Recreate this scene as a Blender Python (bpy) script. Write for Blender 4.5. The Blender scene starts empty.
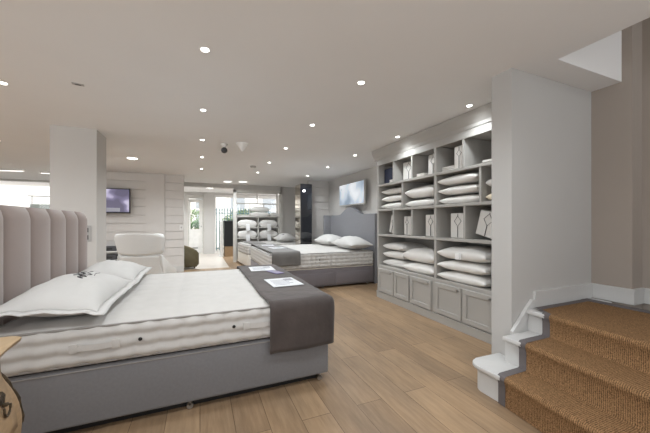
import bpy, bmesh, math, random
from mathutils import Vector, Matrix, noise
S = bpy.context.scene
C = S.collection
PI = math.pi
rnd = random.Random(7)

# ------------------------------------------------------------------ camera, world, sun, exposure
cam_d = bpy.data.cameras.new('camera'); cam = bpy.data.objects.new('camera', cam_d); C.objects.link(cam)
cam.location = (0, 0, 1.2)
cam.rotation_euler = (PI/2, 0, -math.atan(125/295))
cam_d.sensor_width = 36; cam_d.lens = 295/650*36; cam_d.shift_y = 0.0094; cam_d.clip_start = 0.05
S.camera = cam
W = bpy.data.worlds.new('world'); S.world = W; W.use_nodes = True
bg = W.node_tree.nodes['Background']
bg.inputs[0].default_value = (0.95, 0.975, 1.0, 1); bg.inputs[1].default_value = 3.3
sd = bpy.data.lights.new('sun', 'SUN'); sd.energy = 5.0; sd.angle = 0.1; sd.color = (1, .97, .92)
sun = bpy.data.objects.new('sun', sd); C.objects.link(sun); sun.rotation_euler = (math.radians(38), 0, math.radians(28))
SPOT = 17.0          # energy of each ceiling downlight
LENS = 12.0         # glow of a downlight lens
S.view_settings.view_transform = 'Standard'; S.view_settings.look = 'None'
S.view_settings.gamma = 1; S.view_settings.use_curve_mapping = False
S.view_settings.exposure = -0.54

# ------------------------------------------------------------------ materials
def srgb(r, g, b):
    f = lambda c: (c/255/12.92) if c/255 <= .04045 else ((c/255+.055)/1.055)**2.4
    return (f(r), f(g), f(b), 1)

def mat(name, col, rough=.6, metal=0, var=.06, vscale=6, bump=0, bscale=200, emis=None, estr=0, spec=.5, trans=0, coat=0, stretch=None, sheen=0):
    m = bpy.data.materials.new(name); m.use_nodes = True
    nt = m.node_tree; p = nt.nodes['Principled BSDF']
    p.inputs['Roughness'].default_value = rough; p.inputs['Metallic'].default_value = metal
    p.inputs['Specular IOR Level'].default_value = spec
    if trans: p.inputs['Transmission Weight'].default_value = trans
    if coat: p.inputs['Coat Weight'].default_value = coat
    if sheen: p.inputs['Sheen Weight'].default_value = sheen
    tc = nt.nodes.new('ShaderNodeTexCoord')
    mp = nt.nodes.new('ShaderNodeMapping'); nt.links.new(tc.outputs['Object'], mp.inputs[0])
    if stretch: mp.inputs['Scale'].default_value = stretch
    n = nt.nodes.new('ShaderNodeTexNoise'); n.inputs['Scale'].default_value = vscale; n.inputs['Detail'].default_value = 4
    nt.links.new(mp.outputs[0], n.inputs['Vector'])
    r = nt.nodes.new('ShaderNodeValToRGB')
    a = tuple(max(0, c*(1-var)) for c in col[:3])+(1,); b = tuple(min(1, c*(1+var)) for c in col[:3])+(1,)
    r.color_ramp.elements[0].color = a; r.color_ramp.elements[0].position = .3
    r.color_ramp.elements[1].color = b; r.color_ramp.elements[1].position = .7
    nt.links.new(n.outputs['Fac'], r.inputs[0]); nt.links.new(r.outputs[0], p.inputs['Base Color'])
    if bump:
        n2 = nt.nodes.new('ShaderNodeTexNoise'); n2.inputs['Scale'].default_value = bscale; n2.inputs['Detail'].default_value = 3
        nt.links.new(mp.outputs[0], n2.inputs['Vector'])
        bm_ = nt.nodes.new('ShaderNodeBump'); bm_.inputs['Strength'].default_value = bump; bm_.inputs['Distance'].default_value = .01
        nt.links.new(n2.outputs['Fac'], bm_.inputs['Height']); nt.links.new(bm_.outputs[0], p.inputs['Normal'])
    if emis:
        p.inputs['Emission Color'].default_value = emis; p.inputs['Emission Strength'].default_value = estr
    return m

def floor_mat():
    m = bpy.data.materials.new('oak_planks'); m.use_nodes = True; nt = m.node_tree; N = nt.nodes; Lk = nt.links
    p = N['Principled BSDF']; p.inputs['Roughness'].default_value = .42; p.inputs['Specular IOR Level'].default_value = .35
    tc = N.new('ShaderNodeTexCoord'); mp = N.new('ShaderNodeMapping'); Lk.new(tc.outputs['Object'], mp.inputs[0])
    mp.inputs['Rotation'].default_value = (0, 0, PI/2)
    br = N.new('ShaderNodeTexBrick'); Lk.new(mp.outputs[0], br.inputs['Vector'])
    br.inputs['Scale'].default_value = 1; br.inputs['Brick Width'].default_value = 1.7; br.inputs['Row Height'].default_value = .19
    br.inputs['Mortar Size'].default_value = .0022; br.inputs['Mortar Smooth'].default_value = .3; br.offset = .37; br.inputs['Bias'].default_value = 0
    br.inputs['Color1'].default_value = srgb(168, 143, 114); br.inputs['Color2'].default_value = srgb(142, 120, 96)
    br.inputs['Mortar'].default_value = srgb(104, 84, 64)
    mp2 = N.new('ShaderNodeMapping'); Lk.new(tc.outputs['Object'], mp2.inputs[0]); mp2.inputs['Scale'].default_value = (16, 1.6, 1)
    n = N.new('ShaderNodeTexNoise'); n.inputs['Scale'].default_value = 2.2; n.inputs['Detail'].default_value = 7; n.inputs['Roughness'].default_value = .62
    Lk.new(mp2.outputs[0], n.inputs['Vector'])
    r = N.new('ShaderNodeValToRGB'); r.color_ramp.elements[0].color = (.70, .66, .62, 1); r.color_ramp.elements[0].position = .3
    r.color_ramp.elements[1].color = (1.08, 1.06, 1.04, 1); r.color_ramp.elements[1].position = .68
    Lk.new(n.outputs['Fac'], r.inputs[0])
    mx = N.new('ShaderNodeMix'); mx.data_type = 'RGBA'; mx.blend_type = 'MULTIPLY'; mx.inputs[0].default_value = .8
    Lk.new(br.outputs['Color'], mx.inputs[6]); Lk.new(r.outputs[0], mx.inputs[7])
    n3 = N.new('ShaderNodeTexNoise'); n3.inputs['Scale'].default_value = 1.7; n3.inputs['Detail'].default_value = 3
    mp3 = N.new('ShaderNodeMapping'); Lk.new(tc.outputs['Object'], mp3.inputs[0]); mp3.inputs['Scale'].default_value = (2.5, 1, 1); Lk.new(mp3.outputs[0], n3.inputs['Vector'])
    r3 = N.new('ShaderNodeValToRGB'); r3.color_ramp.elements[0].color = (.80, .80, .82, 1); r3.color_ramp.elements[0].position = .35
    r3.color_ramp.elements[1].color = (1.06, 1.03, 1.0, 1); r3.color_ramp.elements[1].position = .65
    Lk.new(n3.outputs['Fac'], r3.inputs[0])
    mx2 = N.new('ShaderNodeMix'); mx2.data_type = 'RGBA'; mx2.blend_type = 'MULTIPLY'; mx2.inputs[0].default_value = .75
    Lk.new(mx.outputs[2], mx2.inputs[6]); Lk.new(r3.outputs[0], mx2.inputs[7])
    Lk.new(mx2.outputs[2], p.inputs['Base Color'])
    b = N.new('ShaderNodeBump'); b.inputs['Strength'].default_value = .25; b.inputs['Distance'].default_value = .004
    Lk.new(br.outputs['Fac'], b.inputs['Height']); b.invert = True; Lk.new(b.outputs[0], p.inputs['Normal'])
    return m

def sisal_mat():
    m = bpy.data.materials.new('sisal_weave'); m.use_nodes = True; nt = m.node_tree; N = nt.nodes; Lk = nt.links
    p = N['Principled BSDF']; p.inputs['Roughness'].default_value = .95; p.inputs['Specular IOR Level'].default_value = .1
    tc = N.new('ShaderNodeTexCoord')
    w = N.new('ShaderNodeTexWave'); w.wave_type = 'BANDS'; w.bands_direction = 'Y'; w.inputs['Scale'].default_value = 34; w.inputs['Distortion'].default_value = 5
    w.inputs['Detail'].default_value = 2; w.inputs['Detail Scale'].default_value = 6
    Lk.new(tc.outputs['Object'], w.inputs['Vector'])
    n = N.new('ShaderNodeTexNoise'); n.inputs['Scale'].default_value = 150; n.inputs['Detail'].default_value = 3; Lk.new(tc.outputs['Object'], n.inputs['Vector'])
    mx = N.new('ShaderNodeMix'); mx.data_type = 'FLOAT'; mx.inputs[0].default_value = .62
    Lk.new(w.outputs['Fac'], mx.inputs[2]); Lk.new(n.outputs['Fac'], mx.inputs[3])
    r = N.new('ShaderNodeValToRGB'); r.color_ramp.elements[0].color = srgb(80, 60, 41); r.color_ramp.elements[0].position = .25
    r.color_ramp.elements[1].color = srgb(166, 129, 92); r.color_ramp.elements[1].position = .72
    Lk.new(mx.outputs[0], r.inputs[0]); Lk.new(r.outputs[0], p.inputs['Base Color'])
    b = N.new('ShaderNodeBump'); b.inputs['Strength'].default_value = .7; b.inputs['Distance'].default_value = .006
    Lk.new(mx.outputs[0], b.inputs['Height']); Lk.new(b.outputs[0], p.inputs['Normal'])
    return m

def screen_mat(name, cols, scale, strength, seed, sx=1.0):
    m = bpy.data.materials.new(name); m.use_nodes = True; nt = m.node_tree; N = nt.nodes; Lk = nt.links
    p = N['Principled BSDF']; p.inputs['Roughness'].default_value = .25; p.inputs['Base Color'].default_value = (.02, .02, .02, 1)
    tc = N.new('ShaderNodeTexCoord'); mp = N.new('ShaderNodeMapping'); Lk.new(tc.outputs['Object'], mp.inputs[0]); mp.inputs['Location'].default_value = (seed, seed*.7, seed*.3)
    mp.inputs['Scale'].default_value = (sx, sx, 1)
    n = N.new('ShaderNodeTexNoise'); n.inputs['Scale'].default_value = scale; n.inputs['Detail'].default_value = 1.5; Lk.new(mp.outputs[0], n.inputs['Vector'])
    r = N.new('ShaderNodeValToRGB'); e = r.color_ramp.elements
    for i, (pos, c) in enumerate(cols):
        k = e[i] if i < 2 else e.new(pos)
        k.position = pos; k.color = c
    Lk.new(n.outputs['Fac'], r.inputs[0]); Lk.new(r.outputs[0], p.inputs['Emission Color']); p.inputs['Emission Strength'].default_value = strength
    return m

M = {}
M['ceiling'] = mat('ceiling_paint', srgb(230, 229, 228), .9, var=.01, vscale=2)
M['wall'] = mat('wall_paint', srgb(199, 196, 192), .85, var=.012, vscale=3)
M['pier'] = mat('shaded_wall_paint', srgb(184, 182, 179), .85, var=.012, vscale=3)  # same wall paint, darkened for the weaker light on the pier
M['shiplap'] = mat('shiplap_paint', srgb(208, 204, 200), .7, var=.02, vscale=5)
M['taupe'] = mat('taupe_paint', srgb(160, 150, 141), .9, var=.012, vscale=3)
M['trim'] = mat('trim_paint', srgb(198, 197, 195), .45, var=.012)
M['cabinet'] = mat('cabinet_paint', srgb(170, 167, 162), .5, var=.015)
M['floor'] = floor_mat()
M['entry'] = mat('entry_floor', srgb(205, 196, 186), .3, var=.05, vscale=4)
M['sisal'] = sisal_mat()
M['binding'] = mat('binding_tape', srgb(98, 92, 92), .9, bump=.2, bscale=400)
M['base'] = mat('grey_weave', srgb(118, 117, 119), .9, var=.05, vscale=60, bump=.25, bscale=500, sheen=.2)
M['base2'] = mat('mauve_grey_weave', srgb(112, 106, 109), .9, var=.05, vscale=60, bump=.25, bscale=500, sheen=.2)
M['basecream'] = mat('cream_weave', srgb(212, 206, 196), .9, var=.05, vscale=60)
M['black'] = mat('black_plastic', srgb(24, 24, 25), .4)
M['darkgap'] = mat('gap_shade', srgb(40, 38, 38), .95)
M['ticking'] = mat('mattress_ticking', srgb(190, 187, 183), .92, var=.025, vscale=14, bump=.12, bscale=260)
M['piping'] = mat('mattress_piping', srgb(140, 136, 132), .9)
M['linen'] = mat('white_cotton', srgb(196, 194, 191), .9, var=.02, vscale=8, bump=.3, bscale=9)
M['shelflinen'] = mat('brightened_cotton', srgb(226, 224, 220), .9, var=.02, vscale=8, bump=.3, bscale=9)  # white cotton, lightened to offset the shade inside the shelves
M['cream'] = mat('cream_cotton', srgb(226, 214, 190), .9, var=.02)
M['throw'] = mat('taupe_throw', srgb(68, 60, 57), .9, var=.3, vscale=4, bump=.7, bscale=11, sheen=.15)
M['throw2'] = mat('grey_throw', srgb(98, 95, 92), .9, var=.08, vscale=8, bump=.2, bscale=30, sheen=.3)
M['channel'] = mat('blush_velvet', srgb(152, 138, 132), .85, var=.03, vscale=5, bump=.1, bscale=300, sheen=.4)
M['hbgrey'] = mat('grey_linen', srgb(132, 132, 136), .9, var=.03, vscale=40, bump=.15, bscale=400)
M['thread'] = mat('charcoal_thread', srgb(70, 68, 70), .8)
M['paper'] = mat('printed_card', srgb(214, 215, 217), .35, var=.02)
M['print'] = mat('grey_ink', srgb(150, 150, 158), .5)
M['purple'] = mat('purple_card', srgb(112, 100, 140), .4)
M['navy'] = mat('navy_card', srgb(46, 54, 80), .5)
M['pack'] = mat('white_pack', srgb(220, 217, 212), .55, var=.03)
M['ribbon'] = mat('charcoal_ribbon', srgb(62, 60, 62), .5)
M['tag'] = mat('white_tag', srgb(245, 245, 245), .3)
M['chrome'] = mat('polished_chrome', (.75, .75, .75, 1), .12, metal=1, var=.02)
M['steel'] = mat('castor_metal', (.45, .45, .45, 1), .35, metal=1)
M['glossblack'] = mat('gloss_black', srgb(27, 28, 33), .06, var=.02, coat=.5)
M['mirror'] = mat('bronze_mirror', (.72, .66, .58, 1), .1, metal=1, var=.12, vscale=3)
M['leather'] = mat('white_leather', srgb(222, 221, 218), .45, var=.015, bump=.05, bscale=120)
M['leatherseam'] = mat('leather_seam', srgb(150, 149, 146), .6)
M['olive'] = mat('olive_velvet', srgb(134, 118, 84), .85, var=.1, vscale=12, sheen=.4)
M['olivedark'] = mat('dark_olive_velvet', srgb(92, 84, 62), .85, var=.1, vscale=12)
M['darkwood'] = mat('dark_wood', srgb(60, 46, 36), .5)
M['oakcom'] = mat('limed_oak', srgb(160, 133, 101), .5, var=.14, vscale=5, stretch=(3, 3, 14), bump=.08, bscale=40)
M['oaktop'] = mat('limed_oak_top', srgb(172, 146, 112), .5, var=.12, vscale=5, stretch=(8, 2, 2))
M['groove'] = mat('oak_groove', srgb(92, 70, 48), .7)
M['ormolu'] = mat('tarnished_bronze', srgb(92, 82, 68), .4, metal=.7, var=.4, vscale=60, bump=.5, bscale=90)
M['glass'] = mat('clear_glass', (1, 1, 1, 1), .02, trans=1, var=0, spec=.3)
M['frame'] = mat('window_frame_paint', srgb(205, 202, 196), .5)
M['doorpaint'] = mat('door_paint', srgb(232, 230, 226), .5)
M['facade'] = mat('white_stucco', srgb(238, 236, 232), .9, var=.02)
M['sash'] = mat('slate_glass', srgb(158, 164, 170), .3)
M['leaf'] = mat('hedge_leaf', srgb(112, 140, 82), .7, var=.3, vscale=30)
M['leafdark'] = mat('dark_leaf', srgb(70, 112, 62), .7, var=.35, vscale=30)
M['teal'] = mat('teal_iron', srgb(96, 138, 146), .5)
M['pave'] = mat('pale_paving', srgb(214, 208, 200), .8, var=.05)
M['lamp'] = mat('glow_disc', (1, 1, 1, 1), .4, emis=(1, .97, .92, 1), estr=LENS)
M['strip'] = mat('strip_lens', (1, 1, 1, 1), .4, emis=(1, .98, .95, 1), estr=3)
M['lampring'] = mat('lamp_ring', srgb(235, 235, 233), .4)
M['white'] = mat('white_plastic', srgb(226, 225, 222), .4)
M['greyplastic'] = mat('grey_plastic', srgb(172, 170, 167), .5)
M['boxgrey'] = mat('dark_grey_plastic', srgb(64, 64, 67), .45)
M['glassedge'] = mat('pale_glass', srgb(196, 208, 206), .15, var=.02)
M['screen1'] = screen_mat('lilac_picture', [(.36, srgb(96, 90, 116)), (.5, srgb(192, 184, 212)), (.45, srgb(132, 124, 158)), (.62, srgb(236, 234, 244))], 2.6, 1.3, 3.1)
M['screen2'] = screen_mat('sky_picture', [(.34, srgb(150, 166, 184)), (.60, srgb(240, 244, 248)), (.46, srgb(196, 208, 220))], 2.2, 1.3, 1.4)
M['caption'] = mat('screen_caption', srgb(120, 122, 132), .4, emis=srgb(190, 190, 200), estr=.5)

# ------------------------------------------------------------------ mesh helpers
class MB:
    def __init__(s): s.b = bmesh.new()
    def box(s, x0, x1, y0, y1, z0, z1, bev=0, seg=2, mtx=None):
        v = [s.b.verts.new((x, y, z)) for x in (x0, x1) for y in (y0, y1) for z in (z0, z1)]
        fs = [s.b.faces.new([v[i] for i in q]) for q in ((0,1,3,2),(4,6,7,5),(0,4,5,1),(2,3,7,6),(0,2,6,4),(1,5,7,3))]
        vs = v
        if bev:
            es = list({e for f in fs for e in f.edges})
            r = bmesh.ops.bevel(s.b, geom=es, offset=bev, segments=seg, affect='EDGES', profile=.5)
            vs = list({w for f in r['faces'] for w in f.verts} | {w for w in v if w.is_valid})
        if mtx is not None:
            for w in vs: w.co = mtx @ w.co
        return s
    def tube(s, pts, r, n=10, closed=False, cap=True):
        pts = [Vector(p) for p in pts]; L = len(pts); rings = []
        up0 = Vector((0, 0, 1))
        for i, p in enumerate(pts):
            a = pts[(i-1) % L] if (closed or i > 0) else p; c = pts[(i+1) % L] if (closed or i < L-1) else p
            t = (c-a).normalized()
            u = up0 if abs(t.dot(up0)) < .95 else Vector((1, 0, 0))
            sx = t.cross(u).normalized(); sy = sx.cross(t).normalized()
            rr = r[i] if isinstance(r, (list, tuple)) else r
            rings.append([s.b.verts.new(p+sx*math.cos(2*PI*k/n)*rr+sy*math.sin(2*PI*k/n)*rr) for k in range(n)])
        for i in range(L if closed else L-1):
            A, B = rings[i], rings[(i+1) % L]
            for k in range(n): s.b.faces.new((A[k], A[(k+1) % n], B[(k+1) % n], B[k]))
        if cap and not closed: s.b.faces.new(rings[0][::-1]); s.b.faces.new(rings[-1])
        return s
    def lathe(s, prof, cx=0, cy=0, n=24, mtx=None):
        rings = []
        for r, z in prof:
            ring = [Vector((cx+r*math.cos(2*PI*k/n), cy+r*math.sin(2*PI*k/n), z)) for k in range(n)]
            rings.append([s.b.verts.new(mtx @ p if mtx is not None else p) for p in ring])
        for A, B in zip(rings, rings[1:]):
            for k in range(n): s.b.faces.new((A[k], A[(k+1) % n], B[(k+1) % n], B[k]))
        s.b.faces.new(rings[0][::-1]); s.b.faces.new(rings[-1])
        return s
    def prism(s, poly, axis, a, b, bev=0):
        f = {'x': lambda p, d: (d, p[0], p[1]), 'y': lambda p, d: (p[0], d, p[1]), 'z': lambda p, d: (p[0], p[1], d)}[axis]
        A = [s.b.verts.new(f(p, a)) for p in poly]; B = [s.b.verts.new(f(p, b)) for p in poly]; n = len(poly)
        fs = [s.b.faces.new(A[::-1]), s.b.faces.new(B)]
        for k in range(n): fs.append(s.b.faces.new((A[k], A[(k+1) % n], B[(k+1) % n], B[k])))
        if bev:
            es = list({e for e in fs[0].edges} | {e for e in fs[1].edges})
            bmesh.ops.bevel(s.b, geom=es, offset=bev, segments=3, affect='EDGES', profile=.5)
        return s
    def rings(s, R, closed=True, cap0=True, cap1=True):
        V = [[s.b.verts.new(p) for p in r] for r in R]; n = len(V[0])
        for A, B in zip(V, V[1:]):
            for k in range(n if closed else n-1): s.b.faces.new((A[k], A[(k+1) % n], B[(k+1) % n], B[k]))
        if closed and cap0: s.b.faces.new(V[0][::-1])
        if closed and cap1: s.b.faces.new(V[-1])
        return s
    def grid(s, P):
        return s.rings(P, closed=False)
    def build(s, name, m, parent=None, smooth=False, loc=None):
        bmesh.ops.remove_doubles(s.b, verts=s.b.verts, dist=1e-5)
        bmesh.ops.recalc_face_normals(s.b, faces=s.b.faces)
        me = bpy.data.meshes.new(name); s.b.to_mesh(me); s.b.free()
        me.materials.append(m)
        if smooth:
            for p in me.polygons: p.use_smooth = True
            if smooth != 'all':
                try: me.set_sharp_from_angle(angle=math.radians(40))
                except Exception: pass
        o = bpy.data.objects.new(name, me); C.objects.link(o)
        if parent is not None: o.parent = parent
        if loc: o.location = loc
        return o

def thing(name, label, cat, loc=(0, 0, 0), rz=0, group=None):
    o = bpy.data.objects.new(name, None); C.objects.link(o); o.empty_display_size = .1
    o.location = loc; o.rotation_euler = (0, 0, rz); o['label'] = label; o['category'] = cat
    if group: o['group'] = group
    return o
def tag(o, label, cat, group=None):
    o['label'] = label; o['category'] = cat
    if group: o['group'] = group
    return o
def struct(o): o['kind'] = 'structure'; return o
def copy_tree(o, parent=None):
    c = o.copy(); C.objects.link(c)
    if parent is not None: c.parent = parent
    for ch in list(o.children):
        if ch.name != c.name: copy_tree(ch, c)
    return c
def sboxes(name, m, boxes, bev=0):
    b = MB()
    for q in boxes: b.box(*q, bev=bev)
    return struct(b.build(name, m))

# ------------------------------------------------------------------ the room shell
H = 2.36
sboxes('floor', M['floor'], [(-7, 3.6, -1.6, 8.3, -.1, 0), (.72, 3.6, 8.3, 12.3, -.1, 0)])
sboxes('floor_entry', M['entry'], [(-7, .72, 8.3, 12.3, -.1, 0)])
sboxes('ceiling', M['ceiling'], [(-7, 2.34, -1.0, 12.3, H, 3.3), (2.34, 3.46, 1.285, 12.3, H, 3.3)])
# wall beside the stairs and the pier the cabinet butts against
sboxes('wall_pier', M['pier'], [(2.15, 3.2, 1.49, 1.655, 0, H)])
sboxes('wall_stair', M['taupe'], [(3.2, 3.36, 1.22, 1.49, 0, H), (3.2, 3.36, 1.22, 1.285, H, 4.2), (3.36, 3.5, -3, 1.49, 0, 4.2)])
sboxes('wall_right', M['wall'], [(3.35, 3.46, 1.655, 9.35, 0, H), (3.22, 3.35, 1.655, 4.1, 0, H)])
def shiplap(name, x0, x1, y, z0=0, z1=H, n=12, th=.02, body=.12, extra=()):
    b = MB(); dz = (z1-z0)/n
    b.box(x0, x1, y, y+body, z0, z1)
    for k in range(n): b.box(x0, x1, y-th, y, z0+k*dz+.005, z0+(k+1)*dz-.005, bev=.003, seg=1)
    for e in extra: b.box(*e)
    return struct(b.build(name, M['shiplap']))
shiplap('wall_television', -2.3, -1.175, 8.05)
shiplap('wall_television_end', -.777, -.364, 8.05)
sboxes('trim_1', M['shiplap'], [(-1.175, -.777, 8.0, 8.17, 0, H)])
shiplap('wall_corner', 2.74, 3.35, 7.64, body=.08)
sboxes('wall_column', M['wall'], [(-1.64, -1.185, 4.49, 4.9, 0, H)])
# partition between the showroom and the entrance: lintel, jambs, right hand piece
sboxes('wall_back', M['wall'], [(-2.3, .95, 9.35, 9.6, 2.25, H), (.95, 2.46, 9.35, 9.6, 2.2, H), (2.42, 3.35, 9.35, 9.6, 0, H), (-2.3, -.9, 9.35, 9.6, 0, 2.25),
                               (.95, 1.0, 9.35, 9.6, 0, 2.2)])
sboxes('trim_2', M['frame'], [(.93, 1.02, 9.30, 9.35, 0, 2.2), (2.37, 2.46, 9.30, 9.35, 0, 2.2), (.93, 2.46, 9.30, 9.35, 2.13, 2.22)])
sboxes('wall_light_cut', M['wall'], [(-7, 2.34, -1.1, -1.0, 0, .8)])  # unseen low wall, height set to limit daylight from behind the camera
sboxes('wall_sun_block', M['wall'], [(2.22, 2.34, -1.0, 1.285, 3.3, 4.2), (2.34, 3.5, -1.1, -1.0, 0, 2.0)])  # unseen walls added to keep sun off the stairs and pier
sboxes('ceiling_sun_block', M['ceiling'], [(2.22, 3.5, -3.2, 1.5, 4.2, 4.3)])  # unseen roof added to block the sun above the stair opening
sboxes('wall_side', M['wall'], [(-2.42, -2.3, 8.05, 10.5, 0, H)])
# front wall of the shop with street door and window
sboxes('wall_front', M['wall'], [(-.75, -.45, 12.3, 12.5, 0, H), (.15, .52, 12.2, 12.5, 0, H), (3.1, 3.6, 12.3, 12.5, 0, H), (-.47, .15, 12.3, 12.5, 2.26, H), (.52, 3.1, 12.3, 12.5, 2.3, H)])
# far left bright room
sboxes('wall_far', M['wall'], [(-6.2, -2.42, 10.5, 10.6, 0, 1.25), (-6.2, -2.42, 10.5, 10.6, 2.335, H), (-6.2, -5.4, 10.5, 10.6, 1.25, 2.335), (-2.9, -2.42, 10.5, 10.6, 1.25, 2.335)])
sboxes('wall_left', M['wall'], [(-6.3, -6.2, 5.0, 10.6, 0, H)])
# skirting by the stairs
sboxes('baseboard_stair', M['trim'], [(2.4, 3.2, 1.472, 1.49, .54, .645), (2.4, 3.2, 1.466, 1.49, .645, .665), (3.182, 3.2, 1.202, 1.472, .54, .645), (3.176, 3.2, 1.196, 1.466, .645, .665),
                                      (3.2, 3.345, 1.202, 1.22, .54, .645), (3.2, 3.35, 1.196, 1.22, .645, .665), (3.342, 3.36, -.5, 1.202, .54, .645), (3.336, 3.36, -.5, 1.196, .645, .665)])
sboxes('baseboard_television', M['trim'], [(-2.3, -1.18, 8.005, 8.03, 0, .14), (-.77, -.364, 8.005, 8.03, 0, .14)])
sboxes('baseboard_right', M['trim'], [(3.33, 3.35, 4.12, 4.9, 0, .14)])

# display window at the back of the showroom
w = struct(thing('window_1', 'grey framed display window with glazing bars above the pillow shelves', 'window'))
b = MB()
for q in ((1.02, 2.37, 9.62, 9.66, 1.40, 1.45), (1.02, 2.37, 9.62, 9.66, 2.14, 2.2), (1.02, 1.06, 9.62, 9.66, 1.45, 2.14), (2.33, 2.37, 9.62, 9.66, 1.45, 2.14),
          (1.06, 2.33, 9.62, 9.66, 1.79, 1.825), (1.685, 1.715, 9.62, 9.66, 1.825, 2.14), (1.46, 1.485, 9.62, 9.66, 1.45, 1.79), (1.90, 1.925, 9.62, 9.66, 1.45, 1.79)): b.box(*q)
b.build('window_frame', M['frame'], w)
MB().box(1.06, 2.33, 9.638, 9.642, 1.45, 2.14).build('window_pane', M['glass'], w)
# window in the bright far room
w = struct(thing('window_2', 'white framed window in the bright far left room', 'window'))
b = MB()
for q in ((-5.4, -2.9, 10.5, 10.56, 1.25, 1.29), (-5.4, -2.9, 10.5, 10.56, 2.31, 2.335), (-5.4, -5.36, 10.5, 10.56, 1.29, 2.31), (-2.94, -2.9, 10.5, 10.56, 1.29, 2.31)): b.box(*q)
b.build('window_frame', M['trim'], w)
MB().box(-5.36, -2.94, 10.53, 10.535, 1.29, 2.31).build('window_pane', M['glass'], w)
# shop front window
w = struct(thing('window_3', 'shop front window beside the street door', 'window'))
b = MB()
for q in ((.52, 3.1, 12.36, 12.42, 0, .1), (.52, 3.1, 12.36, 12.42, 2.2, 2.3), (.52, .57, 12.36, 12.42, .1, 2.2), (3.05, 3.1, 12.36, 12.42, .1, 2.2)): b.box(*q)
b.build('window_frame', M['doorpaint'], w)
MB().box(.57, 3.05, 12.385, 12.392, .1, 2.2).build('window_pane', M['glass'], w)
# street door
d = struct(thing('door_1', 'white street door with a tall glass pane', 'door'))
b = MB()
for q in ((-.45, -.40, 12.3, 12.42, 0, 2.25), (.10, .15, 12.3, 12.42, 0, 2.25), (-.40, .10, 12.3, 12.42, 2.12, 2.25)): b.box(*q)
b.build('door_frame', M['frame'], d)
b = MB()
for q in ((-.395, -.33, 12.34, 12.39, .02, 2.1), (-.03, .095, 12.34, 12.39, .02, 2.1), (-.33, -.03, 12.34, 12.39, .02, .95), (-.33, -.03, 12.34, 12.39, 1.98, 2.1)): b.box(*q, bev=.004)
b.build('door_leaf', M['doorpaint'], d)
MB().box(-.33, -.03, 12.36, 12.366, .95, 1.98).build('door_pane', M['glass'], d)
MB().box(-.27, -.07, 12.325, 12.34, .2, .26, bev=.004).build('letter_plate', M['steel'], d)
MB().lathe([(.02, 0), (.026, .02), (.012, .05)], n=14, mtx=Matrix.Translation((.05, 12.34, 1.05)) @ Matrix.Rotation(PI/2, 4, 'X')).build('door_knob', M['steel'], d)

# outdoors: street, facade, hedge, railing
sboxes('ground', M['pave'], [(-12, 12, 12.5, 24, -.12, -.02)])
bd = thing('building', 'white stucco building with sash windows across the street', 'building', (1.0, 18.5, -.02))
b = MB().box(-9, 9, 0, .4, 0, 7.0)
for z in (3.2,): b.box(-9, 9, -.08, 0, z, z+.2)
b.build('facade', M['facade'], bd)
for i in range(7):
    x = -6.5+i*1.9
    win = MB().box(x-.45, x+.45, -.05, 0, 1.2, 2.75).build('sash_window', M['sash'], bd)
    b = MB()
    for q in ((x-.5, x-.42, -.07, -.02, 1.15, 2.8), (x+.42, x+.5, -.07, -.02, 1.15, 2.8), (x-.42, x+.42, -.07, -.02, 1.95, 2.02), (x-.42, x+.42, -.07, -.02, 2.72, 2.8)): b.box(*q)
    b.build('sash_frame', M['facade'], win)
def bush(name, label, loc, sx, sy, sz, n, m, seed):
    r = random.Random(seed); b = MB()
    for k in range(n):
        a = r.uniform(0, 2*PI); u = r.uniform(-1, 1); q = r.uniform(.6, 1)**.5
        c = Vector((sx*q*math.cos(a)*math.sqrt(1-u*u), sy*q*math.sin(a)*math.sqrt(1-u*u), sz*(1+q*u)))
        t = Vector((r.uniform(-1, 1), r.uniform(-1, 1), r.uniform(-.5, 1))).normalized(); s_ = t.cross(Vector((r.uniform(-1, 1), r.uniform(-1, 1), .3))).normalized()
        L = r.uniform(.05, .09)
        vs = [b.b.verts.new(c+p) for p in (-t*L, s_*L*.45, t*L, -s_*L*.45)]
        b.b.faces.new(vs)
    o = thing(name, label, 'bush', loc)
    b.build('foliage', m, o)
    MB().tube([(0, 0, 0), (0, 0, sz)], .03, 8).build('stem', M['darkwood'], o)
    return o
bush('hedge', 'pale green hedge seen through the shop front window', (2.3, 14.6, -.02), 1.5, .35, .95, 1900, M['leaf'], 3)
bush('shrub', 'dark green clipped shrub behind the street door pane', (-.15, 14.0, -.02), .5, .4, .66, 900, M['leafdark'], 4)
bush('shrub', 'pale green bush rising above the clipped shrub behind the door', (-.2, 15.6, -.02), .8, .4, .95, 900, M['leaf'], 6)
rl = thing('railing', 'teal iron railing outside the shop front window', 'railing', (1.5, 13.2, -.02))
for z in (.12, 1.60): MB().box(-1.0, 1.4, -.02, .02, z, z+.04).build('rail', M['teal'], rl)
for k in range(22):
    x = -.97+k*.11
    MB().tube([(x, 0, 0), (x, 0, 1.72), (x, 0, 1.76), (x, 0, 1.86)], [.02, .02, .034, .004], 8).build('bar', M['teal'], rl)
# pale outdoor wall and glass balustrade beyond the far left window
sboxes('wall_lightwell', M['facade'], [(-14, -2.0, 15.5, 15.7, -.02, 4.5)])
bl = thing('balustrade', 'glass balustrade with steel clamps beyond the far left window', 'balustrade', (-4.35, 11.6, -.02))
MB().box(-.35, 1.2, -.01, .01, 1.3, 1.78).build('glass_panel', M['glassedge'], bl)
MB().tube([(-.4, 0, 2.02), (1.2, 0, 2.02)], .018, 10).build('handrail', M['steel'], bl)
for x in (-.3, .45, 1.15): MB().tube([(x, 0, 0), (x, 0, 2.02)], .016, 8).build('post', M['steel'], bl)

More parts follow.
